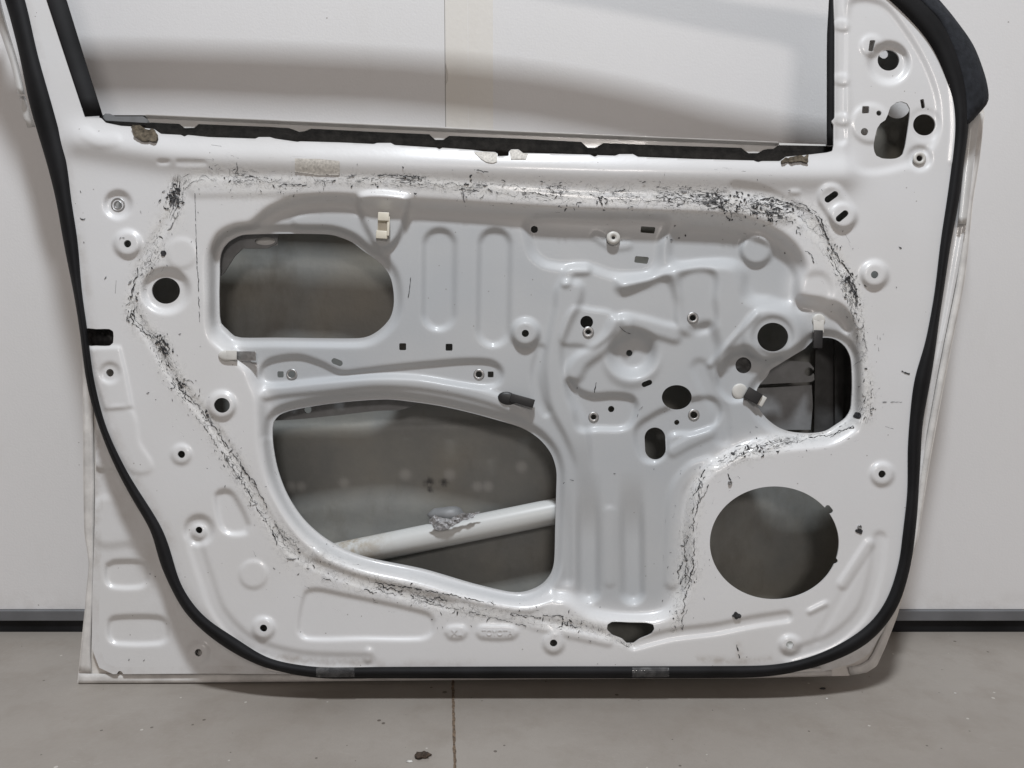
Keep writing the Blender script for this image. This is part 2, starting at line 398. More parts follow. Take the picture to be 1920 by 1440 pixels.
# right edge of the recess, dents
plate([(1510,520),(1545,515),(1560,550),(1535,575),(1510,560)], -2.5, 20)
ridge([(1500,572),(1530,570),(1570,582),(1588,610)], 14, -5)
# raised beltline roll
sl, d = F.line([(150,262),(230,276),(330,290),(500,298),(700,305),(900,312),(1100,318),(1300,322),(1480,326),(1580,326)], 70)
H[sl] += 9*np.exp(-(d/29)**2)
ridge([(370,352),(560,350),(800,356),(1100,378),(1380,388),(1470,402)], 20, 2.5)
ridge([(1380,352),(1430,362),(1490,392),(1540,440),(1575,500)], 13, -2)
ridge([(160,250),(185,265),(215,262)], 14, 1.2)
# sealant track, shallow
ridge([(330,345),(322,400),(290,450),(255,520),(252,580),(285,640),(330,715),(385,780),(440,860),(490,950),(545,1030),(620,1072),(720,1104),(850,1138),(980,1165),(1080,1176),(1185,1206)], 10, -2)
ridge([(1188,1208),(1260,1190),(1340,1180),(1410,1166),(1475,1156)], 11, -4)
ridge([(1140,1203),(1060,1186),(960,1160),(860,1140)], 10, 2.5)
ridge([(1405,845),(1480,832),(1560,822),(1600,800)], 12, -3)
# bosses
disc(221,384,24,-5,14); disc(239,457,24,5,13); disc(311,545,42,-8,18,39); disc(206,699,18,-3,10)
disc(416,760,25,5,12); disc(340,852,18,3,10); disc(373,994,26,-5,16); disc(373,998,14,3,8)
disc(494,1178,20,4,12); disc(1038,1206,19,4,12); disc(1481,1209,19,4,12,17); disc(1654,889,21,4,12); disc(1640,515,24,6,14)
disc(340,475,28,1.6,14); disc(475,1077,26,2,9)
pill((1558,370),(1582,405), 24, 4, 12); disc(1580,405,24,3,10)
disc(1666,118,36,-7,18); disc(1724,297,22,-3,12); disc(1733,234,30,-1,10)
disc(1632,232,36,2.5,14); disc(1634,86,20,2,10)
plate([(330,300),(385,302),(388,308),(330,308)], -1.5, 8)
plate([(296,301),(318,301),(318,306),(296,306)], -2, 6); plate([(1480,357),(1500,357),(1500,364),(1480,364)], 1.5, 6)
plate([(405,928),(422,919),(438,928),(467,985),(462,998),(430,1000),(415,988)], -5, 13)
plate([(572,1112),(590,1105),(640,1114),(800,1150),(813,1164),(808,1188),(790,1197),(680,1197),(574,1197),(560,1184)], -4, 12)
plate([(838,1176),(870,1174),(876,1184),(868,1197),(842,1197),(834,1186)], 3, 8)
plate([(898,1174),(930,1173),(964,1175),(972,1185),(962,1197),(902,1197),(893,1186)], 3, 8)
pill((1518,1147),(1548,1132), 4, 3, 9); pill((1580,1095),(1630,1020), 9, 2.5, 12)
# corner of the lower opening, fold toward the seal
ridge([(365,1020),(385,1080),(412,1150),(470,1206),(560,1234),(690,1240)], 15, -3)
ridge([(1650,1010),(1640,1080),(1615,1150),(1560,1200),(1480,1228)], 14, -3)
ridge([(690,1236),(691,1222)], 8, 3)
ridge([(1530,1200),(1560,1150),(1600,1080),(1630,1030)], 8, -.8)
plate([(168,652),(224,650),(236,700),(248,764),(196,768),(178,710)], 3, 8, False)
plate([(200,772),(246,768),(262,830),(285,880),(240,880)], 1.5, 12)
# upper right corner field
plate([(1592,10),(1650,5),(1700,60),(1740,130),(1760,200),(1750,270),(1700,310),(1600,312),(1592,200)], -3.5, 22)
for yy in (48, 150, 225): plate([(1566,yy-9),(1588,yy-9),(1590,yy+8),(1566,yy+6)], 2, 8)
sl, d = F.line([(1576,-20),(1577,260)], 26, False); H[sl] += -4*sst(1.3-d/12)
ridge([(1760,40),(1785,130),(1795,230),(1790,300)], 12, 2)
# holes
for h_ in (HOLE1, HOLE2, HOLE3): hpoly(h_)
hdisc(1452,1018,121,106); hpill((1552,952),(1557,958),5); hpill((1560,1050),(1566,1052),5)
hdisc(1666,113,20.5,19.5); hdisc(1733,234,21,20)
hpoly([(1631,75),(1642,75),(1637,96),(1628,96)], False); hpoly([(1725,187),(1732,185),(1735,202),(1728,204)], False)
hpoly([(1691,190),(1701,194),(1706,203),(1706,216),(1702,246),(1697,276),(1693,289),(1680,297),(1654,297),(1643,292),(1638,276),(1641,255),(1645,240),(1651,231),(1660,225),(1665,214),(1670,200),(1680,192)])
hpoly([(1617,199),(1630,199),(1630,212),(1616,213)], False); hdisc(1648,212,5); hdisc(1621,247,7)
hdisc(311,545,26.5,24.5); hdisc(221,384,6); hdisc(239,457,7); hdisc(206,699,7.3); hdisc(416,760,15,14)
hpoly([(158,617),(180,617),(205,617),(212,621),(213,630),(212,643),(206,648),(180,648),(162,647),(158,632)])
for x, y, r in ((340,852,7),(373,994,6.5),(494,1178,7),(372,1224,7),(225,1263,5),(1038,1206,7),(1481,1209,7),(1654,889,7),(1640,515,7),(1394,685,15),(1146,767,6),(1113,782,5),(1269,792,5),(1180,662,6),(1299,596,6),(985,625,6.8),(1002,430,6.8),(547,702,7),(898,702,6.2),(1301,778,7),(1724,297,6)): hdisc(x, y, r)
hpill((1552,374),(1566,364),6); hpill((1573,410),(1585,400),6)
hdisc(1449,632,29,27); hdisc(1269,745,28,23); hpill((1228,821),(1229,842),19.5); hpill((1208,721),(1218,717),5)
hdisc(1100,604,12); hpill((1101,610),(1103,622),5)
for x, y, r in ((755,650,6.5),(842,651,6.5),(526,702,5.8),(920,702,5.5)): hpoly([(x-r,y-r),(x+r,y-r),(x+r,y+r),(x-r,y+r)], False)
hpill((627,677),(637,681),5.6)
hpoly([(1202,424),(1229,426),(1227,438),(1201,436)], False); hpoly([(1191,480),(1217,482),(1214,495),(1189,492)], False)
hpoly([(1138,1180),(1139,1171),(1147,1166),(1180,1167),(1214,1168),(1225,1171),(1227,1180),(1222,1188),(1199,1198),(1188,1206),(1175,1206),(1167,1198),(1147,1190)])
# window opening: traced lower edge with tabs; unseen top rail shaped for its wall shadow
WIN = [(87,0),(123,110),(159,220),(189,221),(198,230),(227,236),(245,237),(271,240),(289,242),(302,251),(339,253),(346,256),(352,253),(391,257),(479,260),(485,257),(506,257),(516,260),(558,266),(563,265),(636,267),(701,270),(707,268),(733,268),(740,272),(819,277),(824,280),(829,277),(886,281),(907,284),(928,285),(933,288),(933,293),(954,292),(954,284),(959,280),(972,280),(981,287),(994,287),(1106,290),(1115,294),(1121,291),(1153,292),(1161,289),(1187,289),(1196,294),(1299,298),(1413,301),(1421,304),(1429,302),(1462,302),(1473,294),(1516,290),(1550,286),(1561,283),(1563,273),(1563,234),(1559,227),(1565,221),(1565,52),(1563,0),(1560,-20),(1530,-36),(1400,-58),(1200,-96),(1000,-128),(700,-152),(300,-166),(34,-168)]
cut(*F.poly(WIN, 8, False))
# frame side of the opening rolls back
# the front face ends under the seal; outside it the flange lies 45 mm back
SEAL_C = [(-36,-170),(-18,-120),(8,-50),(28,0),(54,102),(77,200),(105,300),(119,375),(132,450),(146,550),(155,610),(160,650),(167,700),(177,750),(191,800),(212,850),(236,900),(266,950),(297,1000),(310,1050),(328,1100),(357,1150),(373,1165),(425,1208),(470,1232),(523,1250),(600,1261),(800,1262),(1000,1262),(1200,1260),(1400,1259),(1454,1256),(1508,1246),(1562,1228),(1617,1198),(1653,1164),(1676,1125),(1691,1073),(1703,1000),(1708,970),(1712,912),(1714,850),(1716,800),(1729,708),(1744,650),(1752,600),(1760,550),(1774,450),(1787,375),(1795,300),(1804,240),(1801,180),(1783,110),(1742,40),(1700,-4),(1650,-46),(1580,-66),(1400,-92),(1200,-132),(1000,-162),(700,-184),(300,-197),(60,-200),(-30,-199)]
sl, dfr = F.poly(SEAL_C, 400)
dd = np.full(H.shape, 400.); dd[sl] = dfr
H *= sst(.5-(dd+4)/14)                                    # features stay on the front face
drop = sst((dd+4)/14)*sst((F.Y+60)/60)*np.where(F.X < 900, sst((F.Y-520)/70), 1.)
FL = -45.0
LO = np.zeros_like(H)
def lplate(pts, h, slope):
    sl, d = F.poly(pts, slope/2+6); LO[sl] += h*sst(.5-d/slope)
lplate([(200,1060),(212,1053),(262,1053),(277,1062),(277,1090),(264,1100),(212,1100),(200,1090)], -5, 12)
lplate([(205,1164),(218,1157),(296,1157),(314,1168),(314,1196),(300,1206),(218,1206),(205,1196)], -5, 12)
lplate([(176,832),(210,830),(225,870),(240,905),(215,880),(180,878)], 5, 9)
lplate([(178,940),(250,940),(290,1010),(240,1020),(180,1016)], 3, 26)
sl, d = F.ell(372,1224,20,20,14); LO[sl] += 4*sst(.5-d/14)
sl, d = F.line([(1828,300),(1800,460),(1775,600),(1748,720),(1738,800),(1730,900)], 20); LO[sl] += 3*np.exp(-(d/6)**2)
H = H + drop*(FL + LO)
H += vnoise(F, 210, 3)*1.2 + vnoise(F, 70, 5)*.35
H = blur(H, 1.15)
OUT = [(-50,-206),(-40,-160),(-18,-90),(26,0),(52,102),(75,200),(103,300),(117,375),(130,450),(144,550),(152,600),(156,640),(168,690),(178,740),(180,880),(177,1000),(175,1060),(173,1130),(172,1215),(186,1252),(212,1264),(400,1263),(560,1264),(700,1266),(1000,1267),(1400,1266),(1540,1260),(1600,1244),(1630,1225),(1655,1185),(1680,1125),(1698,1060),(1712,990),(1726,900),(1738,810),(1756,710),(1772,630),(1796,510),(1814,400),(1828,300),(1834,238),(1818,215),(1806,160),(1788,100),(1748,35),(1705,-12),(1652,-52),(1580,-72),(1400,-98),(1200,-138),(1000,-168),(700,-190),(300,-203)]
slo, do = F.poly(OUT, 3000, False)
sd = np.maximum(do, -hole)
# attributes
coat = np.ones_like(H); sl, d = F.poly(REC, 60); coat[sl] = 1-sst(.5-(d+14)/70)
slb, dbb = F.ell(1452,1018,121,106,30)
RES = [(330,338,9,.9),(328,375,13,1.7),(322,402,14,.6),(300,430,15,.5),(288,470,18,.55),(272,500,16,.6),(252,545,9,.9),(250,590,14,.8),(272,620,16,.4),(300,642,12,1.1),(310,680,16,.7),(338,722,13,.9),(385,782,13,.8),(430,852,15,.65),(470,922,14,.55),(510,985,13,.6),(560,1042,22,.6),(630,1075,24,.55),(720,1102,16,.7),(800,1122,19,.6),(900,1146,14,.5),(1000,1162,14,.4),(1080,1172,13,.7),(1140,1188,10,.6),(1185,1208,7,.7)]
RES2 = [(345,350,10,.4),(370,332,18,.35),(430,336,22,.6),(500,346,18,.6),(600,336,13,.5),(700,340,12,.8),(780,341,12,1.),(860,350,13,1.),(950,358,15,.9),(1060,362,17,.9),(1150,366,18,.9),(1250,370,19,1.),(1340,378,20,1.7),(1400,384,19,1.6),(1450,394,18,1.3),(1500,402,20,1.),(1535,432,18,.8),(1562,478,12,.9),(1588,525,13,1.3),(1604,570,11,.8),(1612,620,9,.6),(1620,680,9,.5),(1628,738,12,.7),(1618,780,14,.5)]
RES3 = [(1600,795,8,.2),(1550,815,8,.2),(1480,826,8,.6),(1430,838,13,1.1),(1390,850,13,1.),(1345,870,12,.6),(1312,900,11,.6),(1302,950,13,.45),(1292,1000,14,.45),(1288,1080,18,.55),(1275,1130,13,.35),(1264,1180,8,.4)]
film = np.zeros_like(H); fs = np.zeros_like(H); fo = np.zeros_like(H); rz = np.zeros_like(H); patch = np.clip(.5+vnoise(F, 42, 21)*2.2, 0, 1)
for R_ in (RES, RES2, RES3):
    c = catmull(R_, False, 12); arc = {id(RES): 0, id(RES2): 3000, id(RES3): 7000}[id(R_)]
    for i in range(len(c)-1):
        a, b = c[i], c[i+1]; hw = (a[2]+b[2])/2*1.35
        s2 = F.win((min(a[0],b[0]), min(a[1],b[1]), max(a[0],b[0]), max(a[1],b[1])), hw*2.2)
        dd2 = seg_dist2(F.X[s2], F.Y[s2], a, b)
        val = np.exp(-dd2/hw**2)*min(1, .45+.5*a[3]); up = val > film[s2]
        tx, ty = b[0]-a[0], b[1]-a[1]; L = math.hypot(tx, ty)
        al = ((F.X[s2]-a[0])*tx+(F.Y[s2]-a[1])*ty)/L; of = ((F.X[s2]-a[0])*ty-(F.Y[s2]-a[1])*tx)/L
        fs[s2] = np.where(up, arc+np.clip(al, 0, L), fs[s2]); fo[s2] = np.where(up, of, fo[s2])
        rz[s2] = np.where(up, np.exp(-(dd2/(hw*.85)**2)**1.5)*a[3], rz[s2]); film[s2] = np.maximum(film[s2], val); arc += L
grime = np.clip(1-np.abs(dd+16)/16, 0, 1)*.55*(F.X < 900) + np.clip(1-np.abs(dd-30)/50, 0, 1)*.25*drop
sl, d = F.line([(520,1236),(600,1238),(690,1240)], 20); grime[sl] += .6*np.exp(-(d/9)**2)
sl, d = F.line([(1310,1236),(1380,1240),(1440,1236),(1392,1238),(1384,1210)], 20); grime[sl] += 1.*np.exp(-(d/7)**2)
sl, d = F.line([(165,700),(180,860),(178,1060)], 30); grime[sl] += .5*np.exp(-(d/8)**2)
grime += (do > -14)*.3*(F.Y > 640)
Hm = H*1e-3
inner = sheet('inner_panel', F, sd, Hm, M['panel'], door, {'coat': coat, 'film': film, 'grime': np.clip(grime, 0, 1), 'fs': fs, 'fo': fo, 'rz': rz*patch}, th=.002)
def hz(x, y):
    i = int(round((x-F.x0)/F.p)); j = int(round((y-F.y0)/F.p))
    if 0 <= i < F.nx and 0 <= j < F.ny: return Hm[j, i], sd[j, i]
    return 0., 1.
def hs(x, y): return hz(x, y)[0]

# =================================================================== OUTER SKIN
G = Field(-10, 1870, -60, 1290, 5.)
SK = [(150,560),(155,650),(156,900),(158,1000),(167,1055),(160,1130),(145,1281),(560,1278),(1000,1273.5),(1400,1272),(1590,1267),(1625,1261),(1644,1249),(1660,1214),(1682,1157),(1692,1122),(1709,1054),(1722,1008),(1743,869),(1767,737),(1784,650),(1810,520),(1825,375),(1837,300),(1846,215),(1842,190),(1800,100),(1755,40),(1690,-15),(1600,-30),(1585,40),(1585,230),(1560,277),(1300,271),(980,258),(500,236),(300,228),(200,232),(170,300)]
sl, ds = G.poly(SK, 3000, False)
inn = np.clip(-ds, 0, 400)
HS = -52 - 38*sst((inn-14)/130.) - 8*np.sin(np.clip(inn/400, 0, 1)*PI/2)
topk = sst((330-G.Y)/180.)*sst((inn-14)/40.); HS = HS*(1-topk) + (-62)*topk
HS += 4*sst((G.Y-(790+ (G.X-500)*-.02))/20.)*(G.Y > 0)*sst((1000-G.Y)/60) * sst((inn-60)/60)
HS = blur(HS, 1.)
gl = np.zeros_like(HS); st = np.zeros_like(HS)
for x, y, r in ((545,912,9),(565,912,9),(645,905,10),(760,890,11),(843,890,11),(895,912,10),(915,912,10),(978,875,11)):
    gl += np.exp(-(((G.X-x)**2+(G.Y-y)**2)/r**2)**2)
for x, y, r in ((804,905,10),(806,918,5),(832,905,8)): st += np.exp(-(((G.X-x)**2+(G.Y-y)**2)/r**2)**2)
hem = (inn < 60)*1.
for hx, hy, hr in ((1657,101,9), (1682,196,26)):
    ds = np.maximum(ds, -(np.sqrt((G.X-hx)**2+(G.Y-hy)**2)-hr))
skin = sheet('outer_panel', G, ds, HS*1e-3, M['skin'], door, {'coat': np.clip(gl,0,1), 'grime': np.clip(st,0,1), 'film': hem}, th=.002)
def hsk(x, y):
    i = int(round((x-G.x0)/G.p)); j = int(round((y-G.y0)/G.p)); return HS[j, i]*1e-3
# folded hem flange: a raised lip along the rim of the skin
def strip(name, pairs, prof, mat, parent, closed_ends=True, step=14., sm=0):
    c = catmull(pairs, False, step); bm = bmesh.new(); rings = []
    if sm:
        k = np.array([1,2,3,2,1])/9.
        for _ in range(sm): cc = np.pad(c, ((2,2),(0,0)), mode='edge'); c2 = sum(k[i]*cc[i:i+len(c)] for i in range(5)); c2[0] = c[0]; c2[-1] = c[-1]; c = c2
    for q in c:
        ring = []
        for t, wv in prof:
            ring.append(bm.verts.new(P(q[0]*(1-t)+q[2]*t, q[1]*(1-t)+q[3]*t, (wv + (q[4] if len(q) > 4 else 0))*1e-3)))
        rings.append(ring)
    n = len(prof)
    for a, b in zip(rings, rings[1:]):
        for k in range(n): bm.faces.new((a[k], a[(k+1) % n], b[(k+1) % n], b[k]))
    bm.faces.new(rings[0]); bm.faces.new(rings[-1])
    return bm_obj(name, bm, mat, parent)
HEM_L = [(155,655,172,655),(156,900,177,900),(158,1000,176,1000),(166,1055,175,1060),(162,1100,174,1110),(152,1215,170,1225),(147,1258,172,1262)]
strip('hem_flange', HEM_L, [(0.03,-53),(0.03,-49.5),(.3,-48),(.45,-48.6),(.6,-48),(.97,-48.5),(1,-52)], M['hem'], door)
HEM_B = [(147,1281,147,1262),(230,1280.5,230,1263),(400,1279.5,400,1264),(600,1277.5,600,1265),(1000,1273.3,1000,1262),(1400,1271.7,1400,1262),(1560,1267.6,1560,1257)]
strip('hem_flange', HEM_B, [(0,-54),(0,-49.4),(.35,-48.2),(.5,-48.8),(.95,-48.2),(1,-52)], M['hem'], door)
HEM_R = [(1595,1266.5,1590,1250),(1625,1260.5,1612,1246),(1643,1248,1628,1237),(1659,1213,1645,1207),(1681,1156,1668,1150),(1691,1121,1680,1117),(1708,1053,1697,1050),(1721,1008,1709,1005),(1742,869,1729,866),(1766,737,1753,734),(1783,650,1769,648),(1809,520,1795,517),(1824,375,1810,373),(1836,300,1821,299),(1845,212,1826,214)]
strip('hem_flange', HEM_R, [(0,-54),(0.02,-49.4),(.35,-48.2),(.5,-48.8),(.95,-48.2),(1,-53)], M['hem'], door)

# =================================================================== SEALS
SEAL = [(-95,-180,-50,-190),(-62,-120,-18,-128),(-12,-50,28,-55),(9,0,48,0),(36,102,71,102),(56,200,99,200),(86,300,125,300),(105,375,134,375),(118,450,146,450),(138,550,154,550),(148,610,163,610),(153,650,168,650),(159,700,174,700),(169,750,185,750),(185,800,198,799),(204,850,220,848),(228,900,245,896),(256,950,276,944),(286,1000,308,996),(297,1050,324,1046),(319,1100,338,1094),(345,1148,366,1138),(376,1180,394,1166),(412,1208,438,1193),(451,1232,480,1222),(504,1255,520,1239),(600,1272,602,1251),(700,1272,700,1250),(1000,1272,1000,1249),(1400,1271,1400,1248),(1456,1267,1452,1246),(1512,1256,1504,1236),(1568,1238,1556,1217),(1624,1210,1608,1187),(1662,1173,1645,1154),(1686,1135,1668,1114),(1700,1092,1681,1070),(1712,1041,1688,1040),(1716,1000,1692,1000),(1720,970,1696,970),(1723,912,1702,912),(1727,850,1701,850),(1729,800,1704,800),(1746,708,1714,708),(1755,650,1733,650),(1761,600,1743,600),(1769,550,1752,550),(1784,450,1763.5,450),(1799,375,1775,375),(1808,300,1785,300),(1817,240,1791,235),(1817,198,1787,190),(1811,146,1776,155),(1798,99,1756,104),(1771,36,1719,50),(1732,0,1667,0),(1670,-60,1630,-30),(1580,-80,1570,-58),(1400,-106,1400,-84),(1200,-146,1200,-124),(1000,-176,1000,-154),(700,-198,700,-176),(300,-211,300,-189),(0,-214,0,-192)]
sprof = [(0,-14),(.02,-3),(.12,3),(.3,7),(.5,8.5),(.7,7),(.88,4),(.98,1),(1,-8)]
strip('weatherstrip', SEAL, sprof, M['rubber'], door, step=9, sm=4)
strip('frame_corner_trim', [(1634,-84,1660,-100),(1672,-50,1705,-66),(1721,0,1761,-1),(1761,41,1790,34),(1788,103,1826,86),(1801,149,1847,141),(1807,182,1854,178),(1808,202,1850,196),(1811,233,1819,231)],
      [(0,-20),(0,0),(.15,3),(.4,2),(.8,-6),(.97,-14),(1,-24)], M['rubber_blue'], door, step=8)
strip('window_channel', [(38,-150,68,-150),(50,-112,90,-112),(87,0,125,0),(123,110,159,110),(159.5,219,193,217)], [(0,-20),(0,1.),(.08,2.2),(.5,-1),(.92,-6),(1,-9),(1,-24)], M['rubber'], door, step=30)
strip('window_channel', [(1551,-35,1566,-35),(1554,0,1566,0),(1550.5,62,1567,62),(1550,150,1566,150),(1550,273,1564,273)], [(0,-26),(0,-8),(.3,-4),(.85,-3),(1,-6),(1,-26)], M['rubber'], door, step=30)
def flat(name, pts, wv, th, mat, parent=door, smooth=False, pitch=2., wf=None, holes=(), rough=0., seed=1):
    a = np.array(pts, float); Q = Field(a[:,0].min()-6, a[:,0].max()+6, a[:,1].min()-6, a[:,1].max()+6, pitch)
    sl, d = Q.poly(pts, 3000, smooth)
    for hx, hy, hrx, hry in holes: d = np.maximum(d, -(np.sqrt(((Q.X-hx)/hrx)**2+((Q.Y-hy)/hry)**2)-1)*min(hrx, hry))
    Hq = np.full(Q.X.shape, wv*1e-3) if wf is None else wf(Q.X, Q.Y)
    if rough: Hq = Hq + vnoise(Q, 9, seed)*rough*1e-3 + vnoise(Q, 4, seed+1)*rough*.5e-3; d = d + vnoise(Q, 6, seed+2)*4
    return sheet(name, Q, d, Hq, mat, parent, th=th)
# belt line: dark strip behind paints the shaded gap, white reinforcement edge with tabs in front of it
flat('belt_gap_strip', [(186,216),(268,216),(500,228),(980,252),(1460,273),(1566,274),(1566,292),(1560,312),(900,310),(300,285),(190,250)], -30, .004, M['dark_gap'], pitch=3)
ub = lambda x: np.interp(x, [194,216,271,500,980,1460,1550],[212,217,214,224,246,266,272])
flat('belt_edge_rail', [(193,220),(196,213),(206,213),(216,218),(268,218),(285,229),(285,231),(198,226)], -22, .002, M['inner_grey'])
TABS = [(271,214),(500,223.5),(740,233),(980,246),(1220,256),(1459,266),(1462,270),(1450,279),(1440,279),(1431,281),(1421,287),(1403,287),(1390,277),(1260,273),(1131,268),(1116,277),(1102,277),(1090,266),(980,260),(842,254.5),(831,262),(816,262),(805,251.5),(700,247),(583,241),(571,246),(561,247),(542,240),(500,237.5),(372,232.5),(364,239.5),(346,240),(336,232),(281,229.5),(276,222)]
def tabw(X, Y):
    d = Y-ub(X); return (-12 - 7*np.clip(d/6-.2, 0, 1)**1.5 )*1e-3
flat('belt_reinforcement', TABS, -14, .0012, M['white_metal'], wf=tabw, pitch=1.5)
flat('belt_edge_rail', [(1461,268),(1551,271),(1551,273.5),(1461,272)], -13, .002, M['white_metal'], pitch=1.2)

strip('light_stop_strip', [(500,1250,500,1257),(560,1259,560,1264),(1000,1259,1000,1265),(1400,1258,1400,1264),(1540,1252,1540,1258)], [(0,-6),(0,-55),(1,-55),(1,-6)], M['hem'], door)  # unseen strip added to stop lamp light leaking out under the door
# =================================================================== INSIDE THE CAVITY
def tube(name, a, b, wa, wb, r, mat, seg=28, n=16, flatk=1.):
    A = Vector(P(*a, wa)); B = Vector(P(*b, wb)); ax = (B-A).normalized(); u = ax.cross(Vector((0,1,0))).normalized(); v = ax.cross(u)
    bm = bmesh.new(); rings = []
    for i in range(n+1):
        c = A.lerp(B, i/n); rings.append([bm.verts.new(c+u*(r*math.cos(t*2*PI/seg))+v*(r*flatk*math.sin(t*2*PI/seg))) for t in range(seg)])
    for p, q in zip(rings, rings[1:]):
        for k in range(seg): bm.faces.new((p[k], p[(k+1)%seg], q[(k+1)%seg], q[k]))
    bm.faces.new(rings[0]); bm.faces.new(rings[-1]); return bm_obj(name, bm, mat, door)
beam = tube('impact_beam', (470,1075), (1230,920), -.066, -.066, .0178, M['beam'])
def foilw(X, Y):
    return np.full(X.shape, -.0415)
fb = flat('foil_patch', [(804,975),(815,966),(842,974),(868,962),(900,960),(884,972),(862,978),(850,988),(822,995),(808,984)], 0, .0006, M['foil'], pitch=1.5, wf=foilw, rough=3.5, seed=4); fb.parent = door
bm = bmesh.new(); bmesh.ops.create_icosphere(bm, subdivisions=3, radius=1)
for v in bm.verts:
    n = math.sin(v.co.x*5)*.08+math.sin(v.co.z*9+1)*.06; c = P(840, 966, -.064); v.co = Vector((c[0]+v.co.x*.026*(1+n), c[1]+v.co.y*.014, c[2]+v.co.z*.012*(1+n)))
bm_obj('foam_block', bm, M['inner_grey'], door)
flat('stiffener', [(480,735),(800,735),(765,765),(700,771),(640,778),(560,786),(500,788),(480,780)], -48, .003, M['inner_grey'], smooth=True, holes=((577,768,7,7),))
flat('latch_bracket', [(1405,690),(1446,683),(1475,676),(1517,679),(1526,690),(1527,712),(1522,716),(1440,720),(1405,722)], -52, .003, M['inner_grey'], holes=((1517,697,8.5,8),))
flat('latch_bracket', [(1400,728),(1440,727),(1522,722),(1524,760),(1520,806),(1400,806)], -60, .003, M['inner_grey'])
flat('guide_rail_and_plate', [(1566,600),(1582,600),(1582,760),(1576,830),(1566,830)], -68, .006, M['inner_dark'])
flat('guide_rail_and_plate', [(1530,600),(1620,600),(1620,840),(1526,840)], -75, .002, M['inner_dark'])  # plain dark plate behind the rail, darkens this side of the opening
flat('check_link_plate', [(395,420),(528,420),(522,440),(518,458),(500,466),(455,466),(440,480),(420,512),(395,530)], -34, .002, M['inner_grey'], smooth=False, holes=((497,452,19,7.5),))
flat('slot_bright_backing', [(470,442),(520,442),(520,460),(470,460)], -40, .002, M['white_metal'])  # white plate added behind the slot so its colour reads as lit
flat('slot_dark_backing', [(160,600),(225,600),(225,660),(160,660)], -26, .004, M['blackp'], rough=2, seed=2)  # black plate added behind the lock slot to paint its inside dark
flat('cable_grommet', [(1378,668),(1412,668),(1412,702),(1378,702)], -24, .004, M['inner_dark'], rough=4, seed=9)

# =================================================================== HARDWARE ON THE PANEL
def ring(x, y, ri, ro, mat=None, h=1.2, rise=.9, name='rivet_nut'):
    w0 = max(hs(x+ro,y), hs(x-ro,y), hs(x,y+ro), hs(x,y-ro))
    bm = bmesh.new(); N = 28; prof = [(ri, -1.2), (ri, h*.7), (ri+.6, h), (ro-1.2, h), (ro, h*.5), (ro, -1.2)]; rs = []
    for r, z in prof: rs.append([bm.verts.new(P(x+r*math.cos(k*2*PI/N), y+r*math.sin(k*2*PI/N), w0+z*1e-3)) for k in range(N)])
    for a, b in zip(rs, rs[1:]+rs[:1]):
        for k in range(N): bm.faces.new((a[k], a[(k+1)%N], b[(k+1)%N], b[k]))
    return bm_obj(name, bm, mat or M['steel'], door)
for x, y, ri, ro in ((221,384,6,8),(547,702,6.5,10.5),(898,702,5.8,10.5),(1299,596,5.5,11),(1113,782,4.8,10),(1301,778,6.2,11),(1103,623,4.8,11)):
    ring(x, y, ri, ro)
ring(221, 384, 10.5, 13.5, h=.6, name='washer')
ring(1150, 446, 3, 13, M['nylon'], h=6, name='plastic_grommet'); ring(1724, 297, 5.5, 12.5, M['nylon'], h=2.5, name='plastic_grommet')
ring(1369, 905, 2, 4.2, h=3, name='screw'); ring(1612, 988, 2, 4.2, h=3, name='screw')

def obox(name, x, y, sx, sy, w0, h, ang=0., mat=None, bev=.0008, parent=door, taper=1., w1=None):
    bm = bmesh.new(); c, s_ = math.cos(math.radians(ang)), math.sin(math.radians(ang)); vs = []
    for wv, k in ((w0, 1.), (w0+h*1e-3, taper)):
        for ax, ay in ((-1,-1),(1,-1),(1,1),(-1,1)):
            dx, dy = ax*sx*k, ay*sy*k; ww = wv
            if w1 is not None and wv != w0: ww = wv + (w1*1e-3)*(ax*.5+.5)
            vs.append(bm.verts.new(P(x+dx*c-dy*s_, y+dx*s_+dy*c, ww)))
    for f in ((0,1,2,3),(4,5,6,7),(0,1,5,4),(1,2,6,5),(2,3,7,6),(3,0,4,7)): bm.faces.new([vs[i] for i in f])
    bmesh.ops.recalc_face_normals(bm, faces=bm.faces)
    if bev: bevel(bm, bev)
    return bm_obj(name, bm, mat, parent, True)
def dome(name, x, y, rx, ry, w0, h, mat, ang=0., parent=door):
    bm = bmesh.new(); N = 26; rs = []; c, s_ = math.cos(math.radians(ang)), math.sin(math.radians(ang))
    for k, z in ((1, -.3), (1, .45), (.93, .72), (.8, .88), (.5, .97), (.2, 1.)):
        rs.append([bm.verts.new(P(x+(rx*k*math.cos(t*2*PI/N))*c-(ry*k*math.sin(t*2*PI/N))*s_, y+(rx*k*math.cos(t*2*PI/N))*s_+(ry*k*math.sin(t*2*PI/N))*c, w0+h*z*1e-3)) for t in range(N)])
    for a, b in zip(rs, rs[1:]):
        for k in range(N): bm.faces.new((a[k], a[(k+1)%N], b[(k+1)%N], b[k]))
    bm.faces.new(rs[-1]); return bm_obj(name, bm, mat, parent)
# cream harness clip
w0 = hs(716, 425)
cl = obox('harness_clip', 716, 440, 11, 7.5, w0-.001, 8, 4, M['cream'])
obox('clip_stem', 717, 424, 9, 11, w0, 4.5, 3, M['cream'], parent=cl)
obox('clip_hook', 719, 406, 10.5, 8, w0, 12, 3, M['cream'], parent=cl)
obox('clip_hook', 728, 424, 2.4, 18, w0, 11, 2, M['cream'], parent=cl, bev=.0004)
